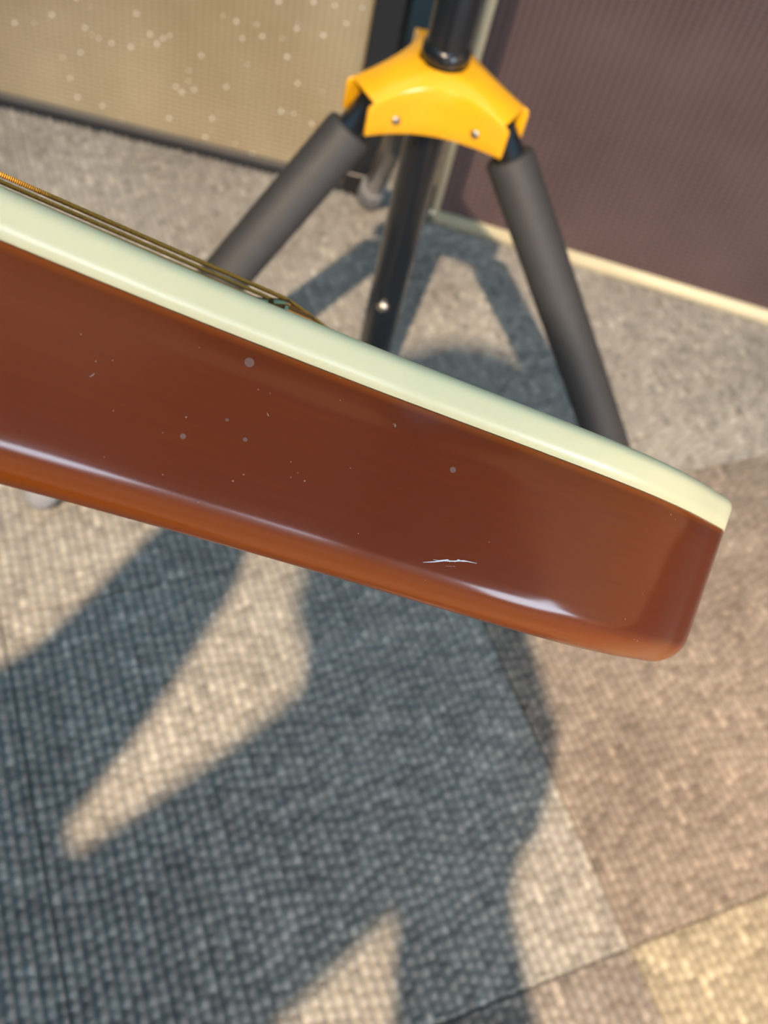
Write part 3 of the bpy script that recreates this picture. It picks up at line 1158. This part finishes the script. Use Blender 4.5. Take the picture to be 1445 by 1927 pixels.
spotlight('black ceiling spotlight above and behind the photographer', LAMP, (-0.05, 0.14, 0.0))
spotlight('black ceiling spotlight on the side of the oxblood speaker cabinet', (1.55, 0.35, 2.95), (0.56, 0.40, 0.0))


# ------------------------------------------------------------------ photographer (behind the lens, only the shadow is in view)
def skin_mesh(name, nodes, edges, mat, parent, sub=2):
    me = bpy.data.meshes.new(name)
    me.from_pydata([n[0] for n in nodes], edges, [])
    o = bpy.data.objects.new(name, me)
    COL.objects.link(o)
    o.parent = parent
    sk = o.modifiers.new('skin', 'SKIN')
    sk.use_smooth_shade = True
    lay = me.skin_vertices[0] if me.skin_vertices else None
    if lay is None:
        return o
    for i, n in enumerate(nodes):
        r = n[1]
        lay.data[i].radius = r if isinstance(r, tuple) else (r, r)
    lay.data[0].use_root = True
    sb = o.modifiers.new('sub', 'SUBSURF')
    sb.levels = sub
    sb.render_levels = sub
    me.materials.append(mat)
    return o


def capsule_chain(path, radii, rings=4, seg=14):
    """Closed smooth tapered limb through given joints."""
    pts = catmull(path, rings, closed=False).tolist() + [list(path[-1])]
    rr = []
    for i in range(len(path) - 1):
        for k in range(rings):
            t = k / rings
            rr.append(radii[i] * (1 - t) + radii[i + 1] * t)
    rr.append(radii[-1])
    # round ends
    a, b = Vector(pts[0]), Vector(pts[1])
    t0 = (a - b).normalized()
    c, d = Vector(pts[-1]), Vector(pts[-2])
    t1 = (c - d).normalized()
    P = [a + t0 * rr[0] * 0.95, a + t0 * rr[0] * 0.7] + [Vector(p) for p in pts] + [c + t1 * rr[-1] * 0.7, c + t1 * rr[-1] * 0.95]
    Rr = [rr[0] * 0.25, rr[0] * 0.7] + rr + [rr[-1] * 0.7, rr[-1] * 0.25]
    return tube_data(P, Rr, seg)


def fuse(name, chains, mat, parent, voxel=0.008, smooth=6):
    """Join limbs into one continuous skin (voxel remesh + smoothing)."""
    V, Fc = [], []
    for v, fc in chains:
        b = len(V)
        V += [tuple(x) for x in v]
        Fc += [tuple(i + b for i in q) for q in fc]
    o = obj(name, V, Fc, mat, parent, True)
    rm = o.modifiers.new('remesh', 'REMESH')
    rm.mode = 'VOXEL'
    rm.voxel_size = voxel
    rm.use_smooth_shade = True
    sm = o.modifiers.new('smooth', 'SMOOTH')
    sm.iterations = smooth
    sm.factor = 0.5
    return o


def ellipsoid(c, s, rot=None, seg=20, rings=14):
    bm = bmesh.new()
    bmesh.ops.create_uvsphere(bm, u_segments=seg, v_segments=rings, radius=1.0)
    V = []
    for v_ in bm.verts:
        q = Vector((v_.co.x * s[0], v_.co.y * s[1], v_.co.z * s[2]))
        if rot is not None:
            q = rot @ q
        V.append(q + Vector(c))
    bm.verts.index_update()
    Fc = [tuple(v_.index for v_ in f_.verts) for f_ in bm.faces]
    bm.free()
    return V, Fc


HEAD = Vector((-0.035, -0.250, 1.150))
HROT = Matrix.Rotation(math.radians(-28), 3, 'X') @ Matrix.Rotation(math.radians(6), 3, 'Y')
SHC = Vector((-0.122, -0.420, 0.861))          # between the shoulders
SHL, SHR = Vector((-0.228, -0.340, 0.876)), Vector((0.140, -0.460, 0.800))
HIP = Vector((-0.13, -0.66, 0.30))
ELL, WRL = Vector((-0.188, -0.190, 0.770)), Vector((-0.262, 0.045, 0.712))
ELR, WRR = Vector((0.070, -0.240, 0.765)), Vector((0.070, -0.065, 0.752))
person = empty('person', (HIP.x, HIP.y, 0.0), None,
               'photographer sitting on their heels in navy top and jeans holding a phone', 'person')
PO = Vector((HIP.x, HIP.y, 0.0))


def L(p):
    return tuple(Vector(p) - PO)


def HL(x, y, z):
    return L(HEAD + HROT @ Vector((x, y, z)))


# body: head, neck, wrists and hands as one skin
head_parts = [
    tuple(( [Vector(v_) - PO for v_ in ellipsoid(HEAD + HROT @ Vector((0, -0.012, 0.028)), (0.076, 0.094, 0.090), HROT)[0]],
            ellipsoid((0, 0, 0), (1, 1, 1))[1])),
    capsule_chain([HL(0, 0.020, 0.01), HL(0, 0.032, -0.05), HL(0, 0.036, -0.092)], [0.066, 0.056, 0.032]),
    capsule_chain([HL(0, 0.086, 0.022), HL(0, 0.100, -0.006), HL(0, 0.104, -0.018)], [0.008, 0.012, 0.014]),
    capsule_chain([HL(-0.024, 0.078, -0.058), HL(0, 0.084, -0.056), HL(0.024, 0.078, -0.058)], [0.008, 0.011, 0.008]),
    capsule_chain([HL(-0.078, -0.01, 0.03), HL(-0.084, -0.016, 0.006), HL(-0.078, -0.006, -0.022)], [0.010, 0.013, 0.009]),
    capsule_chain([HL(0.078, -0.01, 0.03), HL(0.084, -0.016, 0.006), HL(0.078, -0.006, -0.022)], [0.010, 0.013, 0.009]),
    capsule_chain([HL(0, -0.02, -0.05), L(Vector((0.0, -0.29, 0.985))), L(SHC + Vector((0.03, 0.03, 0.04))), L(SHC)], [0.060, 0.060, 0.064, 0.07]),
]


def hand_chains(wrist, fwd, palm_n, side, curl, scale=1.0):
    """Palm plus five fingers of unequal length; side = direction towards the thumb."""
    w, f_, n_, s_ = Vector(wrist), Vector(fwd).normalized(), Vector(palm_n).normalized(), Vector(side).normalized()
    out = []
    for k in (-1, 0, 1):
        out.append(capsule_chain([L(w), L(w + f_ * 0.045 * scale + s_ * k * 0.016), L(w + f_ * 0.082 * scale + s_ * k * 0.024)],
                                 [0.021, 0.017, 0.012]))
    for k, ln_ in enumerate((0.072, 0.080, 0.075, 0.060)):
        off = s_ * (0.033 - 0.022 * k)
        p0 = w + f_ * 0.080 * scale + off
        c1, c2, c3 = curl
        d1 = (f_ * math.cos(c1) + n_ * math.sin(c1))
        d2 = (f_ * math.cos(c2) + n_ * math.sin(c2))
        d3 = (f_ * math.cos(c3) + n_ * math.sin(c3))
        p1 = p0 + d1 * ln_ * 0.45
        p2 = p1 + d2 * ln_ * 0.32
        p3 = p2 + d3 * ln_ * 0.23
        out.append(capsule_chain([L(p0), L(p1), L(p2), L(p3)], [0.0098, 0.0090, 0.0082, 0.0072], 3, 10))
    t0 = w + f_ * 0.025 + s_ * 0.022
    t1 = t0 + (s_ * 0.8 + f_ * 0.7 + n_ * 0.3).normalized() * 0.038
    t2 = t1 + (s_ * 0.35 + f_ * 0.9 + n_ * 0.5).normalized() * 0.030
    t3 = t2 + (f_ * 0.8 + n_ * 0.7).normalized() * 0.022
    out.append(capsule_chain([L(t0), L(t1), L(t2), L(t3)], [0.014, 0.0115, 0.0100, 0.0085], 3, 10))
    return out


gX, gY, gZ = Vector(gx), Vector(gy), Vector(gz)
rim = Vector(G0) + gX * (upper[1][0] - 0.045) + gY * upper[1][1] - gZ * (TH + 0.012)
WRL = rim - gY * 0.082 - gZ * 0.012
left_arm = [capsule_chain([L(ELL + (WRL - ELL) * 0.55), L(WRL)], [0.032, 0.024])]
left_hand = hand_chains(WRL, gY, gZ, -gX, (0.0, 0.08, 0.16), 0.95)
cR, cU, cB = Vector(RC @ np.array([1, 0, 0])), Vector(RC @ np.array([0, 1, 0])), Vector(RC @ np.array([0, 0, 1.0]))
PH_C = Vector(CAM) + cB * 0.014 + cR * 0.022 - cU * 0.052
WRR = PH_C + cR * 0.032 - cU * 0.085 + cB * 0.045
right_arm = [capsule_chain([L(ELR + (WRR - ELR) * 0.55), L(WRR)], [0.032, 0.024])]
right_hand = hand_chains(WRR, (cU * 0.75 - cR * 0.10 - cB * 0.25), (-cR * 0.9 + cB * 0.1), cB, (0.35, 0.9, 1.5), 0.85)
body_skin = fuse('body', head_parts + left_arm + left_hand + right_arm + right_hand, MT['skin'], person, 0.0035, 3)
eyes = []
for sx_ in (-1, 1):
    V_, F_ = ellipsoid(HEAD + HROT @ Vector((sx_ * 0.032, 0.078, 0.020)), (0.013, 0.010, 0.008), HROT, 12, 8)
    obj('eye', [Vector(q) - PO for q in V_], F_, MT['white_trim'], person, True)
hairV, hairF = ellipsoid(HEAD + HROT @ Vector((0, -0.024, 0.040)), (0.084, 0.098, 0.092), HROT, 24, 16)
hair_ch = [([Vector(q) - PO for q in hairV], hairF),
           capsule_chain([HL(-0.05, -0.07, 0.02), HL(0, -0.09, -0.03), HL(0.05, -0.07, 0.02)], [0.04, 0.036, 0.04])]
fuse('hair', hair_ch, MT['hair'], person, 0.006, 4)

jacket = [
    capsule_chain([L(Vector((-0.004, -0.285, 1.000))), L(Vector((-0.02, -0.315, 0.960))), L(SHC + Vector((0.02, 0.02, 0.02))), L(SHC)], [0.062, 0.063, 0.066, 0.075], 6, 18),
    capsule_chain([L(HIP + Vector((0, 0, -0.02))), L(HIP * 0.5 + SHC * 0.5 + Vector((0, -0.035, 0))), L(SHC + Vector((0, -0.02, -0.06)))], [0.15, 0.135, 0.12], 6, 20),
    capsule_chain([L(SHL + (SHC - SHL) * 0.1 - Vector((0, 0, 0.035))), L(SHC + Vector((0, -0.02, -0.035))), L(SHR + (SHC - SHR) * 0.1 - Vector((0, 0, 0.035)))], [0.062, 0.080, 0.062], 6, 18),
    capsule_chain([L(SHL), L(ELL), L(ELL + (WRL - ELL) * 0.80)], [0.062, 0.046, 0.036], 6, 16),
    capsule_chain([L(SHR), L(ELR), L(ELR + (WRR - ELR) * 0.80)], [0.052, 0.036, 0.032], 6, 16),
]
fuse('jersey', jacket, MT['jacket'], person, 0.009, 6)
legs_ = []
for sx_ in (-1, 1):
    hip = HIP + Vector((sx_ * 0.085, 0.0, -0.01))
    knee = Vector((HIP.x + sx_ * 0.14, HIP.y + 0.40, 0.075))
    ank = Vector((HIP.x + sx_ * 0.10, HIP.y - 0.06, 0.058))
    legs_.append(capsule_chain([L(hip), L((hip + knee) / 2 + Vector((0, 0, 0.03))), L(knee + Vector((0, 0, 0.055)))], [0.095, 0.082, 0.062], 6, 18))
    legs_.append(capsule_chain([L(knee), L((knee + ank) / 2), L(ank)], [0.060, 0.056, 0.042], 6, 16))
    sh = capsule_chain([L(ank + Vector((0, -0.01, 0.0))), L(ank + Vector((0, -0.10, -0.008))), L(ank + Vector((0, -0.19, -0.018)))], [0.043, 0.044, 0.034], 5, 14)
    fuse('shoe', [sh], MT['shoe'], person, 0.006, 2)
fuse('jeans', legs_ + [capsule_chain([L(HIP + Vector((-0.08, 0, 0))), L(HIP + Vector((0.08, 0, 0)))], [0.12, 0.12], 4, 18)], MT['denim'], person, 0.010, 5)

PHR = Matrix([[cR[i], cU[i], cB[i]] for i in range(3)])
phone = empty('smartphone', PH_C, PHR, 'black smartphone in the right hand of the photographer', 'phone')
box('case', (0, 0, 0), (0.074, 0.150, 0.0085), MT['phone_black'], phone, 0.0035, 3)
box('screen', (0, 0, 0.0046), (0.068, 0.143, 0.0006), MT['black_plastic'], phone)
box('shade_flap', (-0.0765, 0.0, -0.001), (0.074, 0.152, 0.003), MT['phone_black'], phone, 0.001)  # unseen flap added to keep the key beam off the guitar
